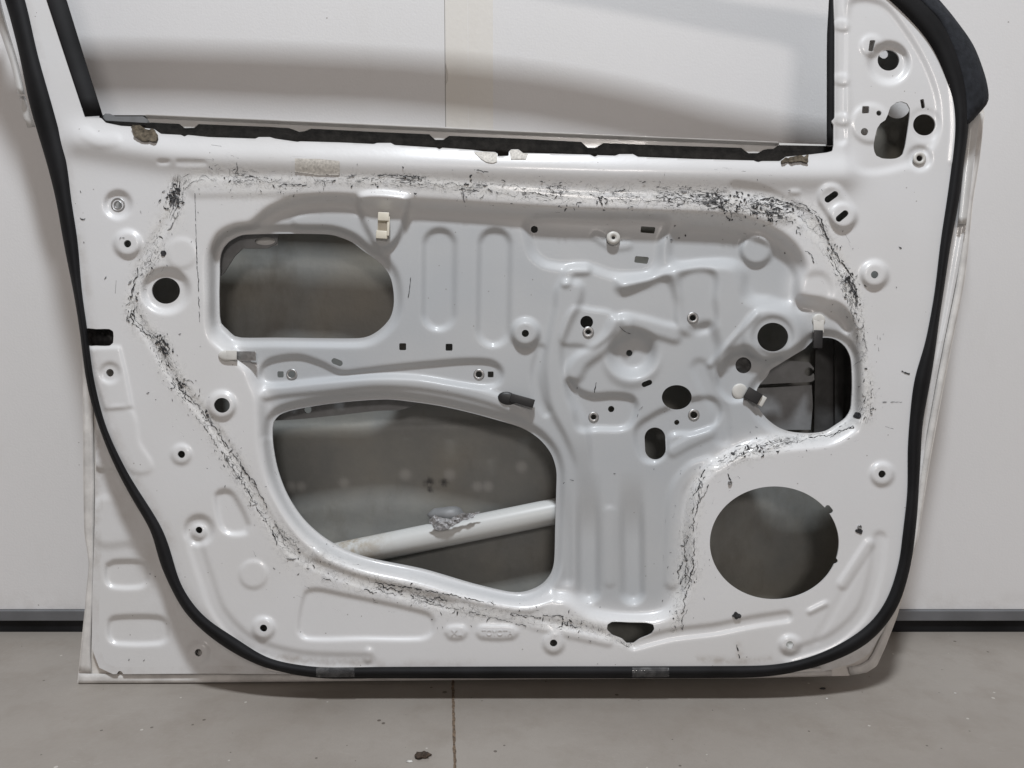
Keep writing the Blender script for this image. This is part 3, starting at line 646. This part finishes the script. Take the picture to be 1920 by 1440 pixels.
# cable ties on the panel
w0 = hs(424, 666)
c = dome('cable_clip', 424, 667, 15, 10.5, w0-.001, 6, M['nylon']); c['label'] = 'white round clip with a bare metal tongue'
obox('tongue', 459, 667.5, 21, 9, hs(448,667)+.003, 2.2, 0, M['steel'], parent=c, w1=6)
obox('tongue', 434, 666, 10, 9, w0, 5, 0, M['nylon'], parent=c)
w0 = hs(952, 746)
c = dome('cable_clip', 951, 747, 18, 12.5, w0-.001, 7, M['blackp'], 10); c['label'] = 'black round clip with a black arm'
obox('tongue', 979, 751, 23, 8, w0+.004, 7, 16, M['blackp'], parent=c)
w0 = hs(1388, 736)
c = dome('cable_clip', 1387, 734, 15, 15, w0-.001, 4.5, M['nylon']); c['label'] = 'white round clip with a black block over the opening'
obox('tongue', 1412, 742, 15, 11, w0+.003, 9, 30, M['blackp'], parent=c)
obox('tongue', 1429, 752, 5, 10, w0+.004, 5, 30, M['nylon'], parent=c)
w0 = hs(1535, 606)
c = dome('cable_clip', 1535, 600, 12.5, 12, w0-.001, 4, M['nylon']); c['label'] = 'white clip with a black strap hanging into the opening'
obox('tongue', 1535, 612, 10, 12, w0, 3, 0, M['nylon'], parent=c)
obox('tongue', 1534, 636, 8.5, 17, hs(1530,615)-.002, 7, 2, M['blackp'], parent=c)
# tape and foam
def onpanel(off): return lambda X, Y: np.vectorize(lambda a, b: hs(a, b))(X, Y) + off*1e-3
def blurred(f, r=1.2): return lambda X, Y: blur(f(X, Y), r)
flat('tape_patch', [(553,297),(600,298),(637,302),(637,328),(600,329),(553,322)], 0, .0003, M['tape'], wf=blurred(onpanel(.7)), pitch=1.5)
flat('tape_patch', [(888,285),(907,285),(928,286),(932,288),(932,303),(924,306),(912,304),(902,298)], 0, .0003, M['tape'], wf=blurred(onpanel(1.)), pitch=1.5)
flat('tape_patch', [(955,283),(960,281),(972,281),(981,287),(990,288),(986,299),(958,299)], 0, .0003, M['tape'], wf=blurred(onpanel(.9)), pitch=1.5)
flat('foam_strip', [(243,238),(250,235),(262,235),(272,241),(289,243),(296,252),(293,268),(280,263),(262,264),(252,254)], 0, .003, M['foam'], wf=blurred(onpanel(4)), pitch=1.2, rough=2, seed=3)
flat('foam_strip', [(1466,300),(1474,295),(1515,291),(1514,304),(1490,303),(1468,305)], 0, .003, M['foam'], wf=blurred(onpanel(4)), pitch=1.2, rough=2, seed=6)
def sealw(X, Y):
    t = np.clip((Y-1248)/24., 0, 1); return (9.4*np.sin(PI*np.clip(t*.9+.05, 0, 1))**.6 + 1.3)*1e-3
for a, b in ((593,664),(1186,1254)):
    flat('clear_tape', [(a,1251),(b,1251),(b+1,1269),(a-1,1270)], 0, .0002, M['seal_tape'], wf=sealw, pitch=1.6)
# blobs of butyl
for x, y, rx, ry, an in ((1608,780,8,6,10),(1383,1155,9,6,20),(1610,996,8,5,25),(305,475,6,6,0),(1374,850,5,3,0)):
    o = flat('sealant_blob', [(x-rx,y),(x-rx*.6,y-ry),(x+rx*.5,y-ry*.9),(x+rx,y-ry*.1),(x+rx*.6,y+ry),(x-rx*.3,y+ry*.8)], 0, .0008, M['sealant'], wf=blurred(onpanel(1.1)), pitch=1., rough=1, seed=int(x))
# side moulding of the window frame, seen at the upper left
strip('frame_moulding', [(-48,-100,-22,-100),(-14,20,6,20),(0,60,17,60),(20,120,34,118),(34,177,47,177)], [(0,-46),(0,-40),(.3,-36),(.8,-36),(1,-40),(1,-50)], M['white_metal'], door)
strip('frame_moulding', [(36,180,47,180),(40,206,56,207),(52,240,66,238)], [(0,-56),(0,-50),(.5,-48),(1,-50),(1,-56)], M['white_metal'], door)
strip('frame_moulding', [(1815,232,1838,212),(1808,300,1826,300),(1796,420,1812,420)], [(0,-40),(0,-36),(.4,-33),(.6,-35),(1,-36),(1,-48)], M['white_metal'], door)

# lettering pressed into the panel
def letters(txt, cx, cy, width, height):
    cu = bpy.data.curves.new('lettering', 'FONT'); cu.body = txt; cu.size = 1; cu.extrude = .5; cu.align_x = 'CENTER'; cu.align_y = 'CENTER'
    cu.offset = -.006
    tmp = bpy.data.objects.new('tmp', cu); COL.objects.link(tmp); bpy.context.view_layer.update()
    me = bpy.data.meshes.new_from_object(tmp); bpy.data.objects.remove(tmp)
    co = np.array([v.co[:] for v in me.vertices]); lo, hi = co.min(0), co.max(0); w0 = hs(cx, cy)
    for v in me.vertices:
        q = v.co; v.co = P(cx+((q.x-lo[0])/(hi[0]-lo[0])-.5)*width, cy-((q.y-lo[1])/(hi[1]-lo[1])-.5)*height, w0+(1.0e-3 if q.z > 0 else -.6e-3))
    me.name = 'lettering'; me.materials.clear(); me.materials.append(M['panel'])
    for nm, val in (('coat', 1.),):
        a = me.attributes.new(nm, 'FLOAT', 'POINT'); a.data.foreach_set('value', np.full(len(me.vertices), val, np.float32))
    o = bpy.data.objects.new('lettering', me); COL.objects.link(o); o.parent = door
letters('TOYOTA', 932, 1186.5, 58, 10.5); letters('XL', 856, 1186.5, 20, 10)

# =================================================================== SEALANT RESIDUE: hundreds of torn flakes along the old bead
def residue():
    rnd = random.Random(11); bm = bmesh.new(); bg = bmesh.new()
    def shard(x, y, ang, L, wid, B=None, lift=.5, curl=.5):
        B = B or bm
        n = max(3, int(L/2.2)); px, py = x, y; a = ang; pts = []
        cv = rnd.gauss(0, curl)/n
        for i in range(n+1):
            pts.append((px, py, a)); a += cv + rnd.gauss(0, .38); px += math.cos(a)*L/n; py += math.sin(a)*L/n
        for q in pts:
            if hz(q[0], q[1])[1] > -2: return
        prev = None
        for i, (qx, qy, qa) in enumerate(pts):
            t = i/n; wd = wid*(math.sin(PI*min(max(t, .04), .96))**.7)*rnd.uniform(.45, 1.35)*.5
            nx, ny = -math.sin(qa)*wd, math.cos(qa)*wd; z = hs(qx, qy)+.0005+lift*1e-3*math.sin(PI*t)*rnd.random()
            a1 = B.verts.new(P(qx+nx, qy+ny, z)); a2 = B.verts.new(P(qx-nx, qy-ny, z+rnd.uniform(-.1,.5)*1e-3*lift))
            if prev: B.faces.new((prev[0], prev[1], a2, a1))
            prev = (a1, a2)
    for R_ in (RES, RES2, RES3):
        c = catmull(R_, False, 6)
        patch = 1.
        for i in range(len(c)-1):
            x, y, hw, it = c[i]; tx, ty = c[i+1][0]-x, c[i+1][1]-y; ta = math.atan2(ty, tx); L = math.hypot(tx, ty)
            if rnd.random() < .35: patch = rnd.choice((.12, .35, .8, 1.3, 2.))
            lam = it*L*.085*patch
            k = int(lam) + (rnd.random() < lam % 1)
            side0 = rnd.gauss(0, .5)
            for _ in range(k):
                o = (side0*.5+rnd.gauss(0, .62))*hw; al = rnd.uniform(0, L)
                sx = x+tx/L*al-ty/L*o; sy = y+ty/L*al+tx/L*o
                r = rnd.random()
                big = it > .95 and rnd.random() < .25
                if r < .5: shard(sx, sy, ta+rnd.gauss(0, .5), rnd.uniform(4, 13), rnd.uniform(.8, 1.8)*(1.5 if big else 1))
                elif r < .86: shard(sx, sy, ta+rnd.gauss(0, 1.2), rnd.uniform(3, 9), rnd.uniform(1.2, 3.)*(1.5 if big else 1))
                else: shard(sx, sy, ta+rnd.gauss(0, .5), rnd.uniform(8, 26), rnd.uniform(1., 3.5), bg)
        # strings of torn film that run with the bead
        for q_ in range(6):
            off = rnd.uniform(-1, 1)*.85; i = 0; wv = rnd.choice((.7, .9, 1.2, 1.8, 2.4)); prev = None; on = rnd.random() < .5; left = rnd.randint(6, 30)
            fine = catmull(R_, False, 2.6)
            for i in range(len(fine)-1):
                x, y, hw, it = fine[i]; left -= 1
                if left <= 0:
                    on = rnd.random() < min(.7, .36*it); left = rnd.randint(5, 22 if on else 36); off = off*.4+rnd.uniform(-1, 1)*.7; prev = None
                off += rnd.gauss(0, .07)+.05*math.sin(i*.7+q_); off = max(-1.1, min(1.1, off))
                if not on: prev = None; continue
                tx, ty = fine[i+1][0]-x, fine[i+1][1]-y; L = math.hypot(tx, ty)+1e-6; px = x-ty/L*off*hw+rnd.gauss(0, .5); py = y+tx/L*off*hw+rnd.gauss(0, .5)
                if hz(px, py)[1] > -2: prev = None; continue
                wd = wv*rnd.uniform(.2, 1.3)*.5*(1.7 if it > 1 and rnd.random() < .3 else 1); z = hs(px, py)+.0006
                a1 = bm.verts.new(P(px-ty/L*wd, py+tx/L*wd, z)); a2 = bm.verts.new(P(px+ty/L*wd, py-tx/L*wd, z+rnd.uniform(0, .0006)))
                if prev: bm.faces.new((prev[0], prev[1], a2, a1))
                prev = (a1, a2)
        # stray crumbs
        for _ in range(int(len(c)*.45)):
            x, y, hw, it = rnd.choice(c); shard(x+rnd.gauss(0, 26), y+rnd.gauss(0, 20), rnd.uniform(0, 6), rnd.uniform(2, 6), rnd.uniform(.5, 1.4))
    # dense knots
    for x, y, s_, n in ((328,372,11,60),(330,352,8,20),(302,640,9,22),(312,655,7,14),(1345,378,14,46),(1375,384,16,60),(1430,396,14,36),(1455,402,11,26),(1120,380,12,16),(1070,384,8,10),(350,722,0,0),(338,718,8,18),(252,560,6,12),(388,776,7,14),(247,595,7,14),(1430,838,12,22),(1392,850,9,16),(1590,520,8,20),(1598,550,8,18),(870,350,14,14),(770,340,12,14),(1560,460,8,14),(1630,775,8,12),(1070,1172,12,12),(1265,440,12,10)):
        for _ in range(int(n*.55)): shard(x+rnd.gauss(0, s_)*.9, y+rnd.gauss(0, s_)*.8, rnd.uniform(0, 6.3), rnd.uniform(3, 9), rnd.uniform(1.5, 4.2), lift=1.2, curl=1.)
    # long edges of torn film
    def crackline(pts, wid, jit=.9):
        c = catmull(pts, False, 3.); prev = None
        for i in range(len(c)-1):
            if rnd.random() < .10: prev = None; continue
            x, y = c[i][:2]; a = math.atan2(c[i+1][1]-y, c[i+1][0]-x); x += rnd.gauss(0, jit); y += rnd.gauss(0, jit)
            wd = wid*rnd.uniform(.3, 1.4)*.5; z = hs(x, y)+.0007
            if hz(x, y)[1] > -2: prev = None; continue
            a1 = bm.verts.new(P(x-math.sin(a)*wd, y+math.cos(a)*wd, z)); a2 = bm.verts.new(P(x+math.sin(a)*wd, y-math.cos(a)*wd, z+.0002))
            if prev: bm.faces.new((prev[0], prev[1], a2, a1))
            prev = (a1, a2)
    crackline([(1475,386),(1505,390),(1528,404),(1541,425),(1552,450),(1560,468),(1567,478),(1582,493),(1590,508),(1598,520),(1604,548),(1608,575)], 1.7)
    crackline([(1425,374),(1450,372),(1470,378),(1490,386)], 2.2); crackline([(1512,470),(1522,480),(1528,494)], 1.5)
    crackline([(1526,398),(1540,412),(1545,430),(1555,452)], 2.4); crackline([(1390,382),(1440,396),(1475,410),(1495,432),(1505,445)], 1.5, 2.5)
    crackline([(365,362),(367,420),(369,500)], .8, .3); crackline([(367,444),(370,496)], 1.5, .3); crackline([(370,500),(373,570),(374,606)], 1., .6)
    crackline([(341,728),(370,760),(392,790),(430,840),(470,900),(500,950)], 1.3, 1.6); crackline([(350,760),(390,810),(430,870),(470,930),(505,985)], 1., 1.8)
    crackline([(420,850),(455,905),(490,965),(520,1010)], 1.4, 1.8)
    crackline([(700,1092),(780,1104),(860,1118),(930,1132)], 1.6, 1.); crackline([(800,1130),(900,1152),(990,1176)], 1.1, 1.2)
    crackline([(1370,345),(1372,345),(1374,347)], 1, .2)
    crackline([(770,520),(768,540),(765,560)], 1.1, .15); crackline([(1162,612),(1172,622),(1186,627)], .9, .2); crackline([(1118,717),(1114,739)], 1.4, .3)
    crackline([(1205,762),(1198,770),(1194,785)], .6, .3); crackline([(1365,888),(1371,906)], 2.2, .3)
    crackline([(1300,930),(1308,920),(1312,908)], 1.4); crackline([(1312,912),(1308,950),(1306,965)], 1.3); crackline([(1330,906),(1322,925),(1312,940)], 1.2)
    crackline([(1290,1000),(1286,1040),(1290,1090),(1284,1120),(1280,1160),(1278,1190)], 1.2, 2.5); crackline([(1300,990),(1302,1020),(1296,1060)], 1.1, 1.5)
    crackline([(1241,1188),(1250,1183),(1258,1176)], 1.5, .4); crackline([(1056,907),(1064,900),(1078,901)], 1.3, .4); crackline([(1652,754),(1694,754)], 1.2, .3)
    crackline([(1685,694),(1700,700),(1709,701)], 2.4, .6); crackline([(1610,532),(1622,536),(1628,540)], 1.4, .5); crackline([(893,318),(903,321),(911,325)], 1.6, .6); crackline([(942,336),(948,343),(950,347)], 1.5, .8)
    crackline([(1204,342),(1212,342),(1210,347)], 2.5, .5); crackline([(1196,351),(1200,354)], 1.6, .2); crackline([(1660,800),(1678,805)], .5, .2)
    crackline([(1420,336),(1421,342)], 1, .1); crackline([(233,446),(226,445),(223,452)], 1., .3); crackline([(1382,1210),(1386,1236)], 2., .8)
    for q in ((150,357,1,2),(150,408,1.6,5),(156,454,1,1),(199,518,1.2,3),(170,860,1,1),(274,737,3,1),(291,749,1,1),(1685,462,1.5,3),(1680,538,1,1),(280,1076,1,1),(308,1075,1,1),(290,1082,1,1),(1225,880,1,1),(1150,888,2,1),(268,1240,2,1),(240,1239,2,1),(1452,1046,1,1),(1560,572,1,1),(1470,474,1.6,1.6),(1435,675,1.2,1),(1082,726,1,1.6),(580,718,.01,.01)):
        shard(q[0], q[1], PI/2 if q[3] > q[2] else 0, max(q[2], q[3])*2.4, min(q[2], q[3])*1.8)
    o = bm_obj('sealant_residue', bm, M['sealant'], door); o['kind'] = 'stuff'; o['label'] = 'torn black flakes of dried sealant'
    o = bm_obj('sealant_smear', bg, M['sealant_grey'], door); o['kind'] = 'stuff'
residue()

# =================================================================== WALL
WY = 1.170
def wz(py): return CH - WY*math.tan(PITCH+math.atan((py-720)/FPX))
def wx(px, py=700): return (px-960)/FPX*WY/math.cos(math.radians(6))*1.0
def box(name, x0, x1, y0, y1, z0, z1, mat, parent=None, bev=0., loc=(0,0,0)):
    bm = bmesh.new(); bmesh.ops.create_cube(bm, size=1)
    for v in bm.verts: v.co = Vector(((x0+x1)/2+v.co.x*(x1-x0)-loc[0], (y0+y1)/2+v.co.y*(y1-y0)-loc[1], (z0+z1)/2+v.co.z*(z1-z0)-loc[2]))
    if bev: bevel(bm, bev, 2)
    return bm_obj(name, bm, mat, parent, False)
wallm = Nt('white_panel_coating')
b = wallm.mix(wallm.ramp(wallm.noise(1.6, 4), .35, .7), (.73, .727, .727), (.77, .765, .77))
b = wallm.mix(wallm.math('MULTIPLY', wallm.ramp(wallm.noise(20, 6, .7, vec=wallm.coord((1, 1, .25))), .55, .85), .12), b, (.50, .47, .42))
vs = wallm.n('ShaderNodeTexVoronoi', feature='F1', ins={'Vector': wallm.coord(), 'Scale': 16.}).outputs['Distance']
b = wallm.mix(wallm.math('MULTIPLY', wallm.math('LESS_THAN', vs, .022), .6), b, (.25, .23, .21))
sxyz = wallm.n('ShaderNodeSeparateXYZ', ins={0: wallm.coord()})
low = wallm.math('MULTIPLY', wallm.ramp(sxyz.outputs[2], .075, .0), wallm.ramp(wallm.noise(30, 6, .7), .42, .7))
b = wallm.mix(wallm.math('MULTIPLY', low, .5), b, (.35, .31, .27))
wallm.set(Base_Color=b, Roughness=.5); wallm.bump(wallm.noise(300, 3), .0006, .3)
wall = bpy.data.objects.new('garage_door', None); COL.objects.link(wall); wall.location = (0, WY, 0)
wall['label'] = 'flat white garage door behind the leaning car door, with a grey bottom bar'; wall['category'] = 'garage door'
L0 = (0, WY, 0)
box('panel', -3.2, 3.2, WY, WY+.04, wz(1142), 2.3, wallm.m, wall, loc=L0)
box('bottom_bar', -3.2, 3.2, WY-.006, WY+.046, wz(1161.5), wz(1142)-.0005, simple('grey_aluminium_bar', (.17, .175, .185), .5, metal=.3, var=.12, scale=20), wall, bev=.0015, loc=L0)
box('rubber_sill', -3.2, 3.2, WY-.001, WY+.041, 0.0, wz(1161.5)-.0008, M['rubber'], wall, loc=L0)
tapem = Nt('yellowed_masking_tape')
tapem.set(Base_Color=tapem.mix(tapem.ramp(tapem.noise(14, 5, vec=tapem.coord((1,1,.2))), .3, .75), (.72, .695, .65), (.77, .755, .72)), Roughness=.55); tapem.bump(tapem.noise(120, 4), .0006, .4)
box('tape_strip', wx(841), wx(881), WY-.0007, WY+.001, .3, 2.2, tapem.m, wall, loc=L0)
box('tape_strip', wx(881.6), wx(926), WY-.0004, WY+.001, .3, 2.2, tapem.m, wall, loc=L0)
box('panel_seam', wx(839.2), wx(840.4), WY-.0003, WY+.001, .3, 2.2, simple('dark_seam', (.30, .28, .26), .8), wall, loc=L0)  # thin dark strip marks the seam beside the tape
# wrinkle at the edge of the tape
bm = bmesh.new(); zz = [wz(y) for y in (118, 128, 140, 152, 158)]; ws_ = [0, 2.5, 4, 3, 0]
pv = None
for z_, q in zip(zz, ws_):
    a = bm.verts.new((wx(841), -.0008, z_)); b_ = bm.verts.new((wx(841+q*.6), -.004, z_)); c_ = bm.verts.new((wx(841+q+.4), -.0008, z_))
    if pv: bm.faces.new((pv[0], pv[1], b_, a)); bm.faces.new((pv[1], pv[2], c_, b_))
    pv = (a, b_, c_)
bm_obj('tape_wrinkle', bm, tapem.m, wall)

# =================================================================== FLOOR
fm = Nt('painted_concrete')
n1 = fm.noise(2.2, 6, .6); n2 = fm.noise(14, 6, .65)
b = fm.mix(fm.ramp(n1, .35, .68), (.262, .235, .208), (.325, .298, .268))
b = fm.mix(fm.math('MULTIPLY', fm.ramp(n2, .48, .75), .5), b, (.215, .185, .155))
v1 = fm.n('ShaderNodeTexVoronoi', feature='F1', ins={'Vector': fm.coord(), 'Scale': 45.}).outputs['Distance']
b = fm.mix(fm.math('MULTIPLY', fm.math('LESS_THAN', v1, fm.math('MULTIPLY', fm.ramp(fm.noise(25, 2), .42, .75), .15)), .8), b, (.07, .055, .045))
v2 = fm.n('ShaderNodeTexVoronoi', feature='F1', ins={'Vector': fm.coord(), 'Scale': 33.}).outputs['Distance']
b = fm.mix(fm.math('MULTIPLY', fm.math('LESS_THAN', v2, fm.math('MULTIPLY', fm.ramp(fm.noise(31, 2), .45, .75), .12)), .8), b, (.55, .52, .48))
sc_ = fm.noise(9, 4, .55, vec=fm.coord((1, 5, 1)), dist=1.5)
scr = fm.math('SUBTRACT', 1., fm.ramp(fm.math('ABSOLUTE', fm.math('SUBTRACT', sc_, .5)), 0., .006))
b = fm.mix(fm.math('MULTIPLY', fm.math('MULTIPLY', scr, fm.ramp(fm.noise(3.3, 2), .52, .62)), .3), b, (.42, .39, .36))
fm.set(Base_Color=b, Roughness=fm.math('MULTIPLY_ADD', n2, .25, .30), Coat_Weight=.1)
fm.bump(fm.math('ADD', fm.noise(160, 4), fm.math('MULTIPLY', fm.noise(25, 3), 2.)), .0008, .35)
floor = box('floor', -6, 6, -7, 1.6, -.05, 0, fm.m); floor['kind'] = 'structure'
def fl(px, py, z=0.):
    a = PITCH+math.atan((py-720)/FPX); y = (CH-z)/math.tan(a)
    dist = y*math.cos(PITCH)+(CH-z)*math.sin(PITCH); return Vector(((px-960)/FPX*dist, y, z))
bm = bmesh.new(); rnd = random.Random(2); A, B = fl(848, 1215), fl(855, 1560); pv = None
for i in range(70):
    t = i/69; c = A.lerp(B, t) + Vector((rnd.gauss(0, .0003), 0, .0008)); wd = .0016*rnd.uniform(.7, 1.3)
    a = bm.verts.new(c-Vector((wd,0,0))); b_ = bm.verts.new(c+Vector((wd,0,0)))
    if pv: bm.faces.new((pv[0], pv[1], b_, a))
    pv = (a, b_)
jm = Nt('dirty_joint_filler'); jn = jm.noise(220, 4, .7)
jm.set(Base_Color=jm.mix(jm.ramp(jn, .35, .65), (.05, .035, .025), (.22, .16, .11)), Roughness=.9)
o = bm_obj('floor_joint', bm, jm.m); o['kind'] = 'structure'
for i in range(1): pass
def lump(name, px, py, sx, sy, sz, mat, lab, cat, seed, grp=None):
    r = random.Random(seed); c = fl(px, py); bm = bmesh.new(); bmesh.ops.create_icosphere(bm, subdivisions=3, radius=1)
    ph = [r.uniform(0, 6) for _ in range(6)]
    for v in bm.verts:
        k = 1+.28*math.sin(4*v.co.x+ph[0])*math.cos(5*v.co.y+ph[1])+.16*math.sin(11*v.co.x+ph[2]+7*v.co.z)
        v.co = Vector((v.co.x*sx*k, v.co.y*sy*k, max(0, v.co.z*sz*k+sz*.55)))
    o = bm_obj(name, bm, mat); o.location = c; o['label'] = lab; o['category'] = cat
    if grp: o['group'] = grp
brown = simple('brown_dirt_clod', (.055, .038, .027), .9, var=.5, scale=300, bump=.001)
lump('dirt_clod', 792, 1419, .0085, .0055, .003, brown, 'dark brown clod of dirt on the floor left of the joint, ', 'dirt clod', 5)
lump('paint_chip', 768, 1428, .0035, .002, .0008, M['nylon'], 'tiny pale chip on the floor just left of the brown dirt clod', 'chip', 8)
lump('sealant_scrap', 1543, 1292, .0035, .0014, .0014, M['blackp'], 'small black scrap on the floor below the right end of the car door', 'scrap', 9)
lump('paint_chip', 1550, 1310, .0016, .001, .0006, M['nylon'], 'tiny white chip on the floor below the black scrap', 'chip', 10)
lump('paint_chip', 1791, 1300, .0018, .0013, .0006, M['nylon'], 'tiny white chip alone on the floor right of the car door', 'chip', 12)
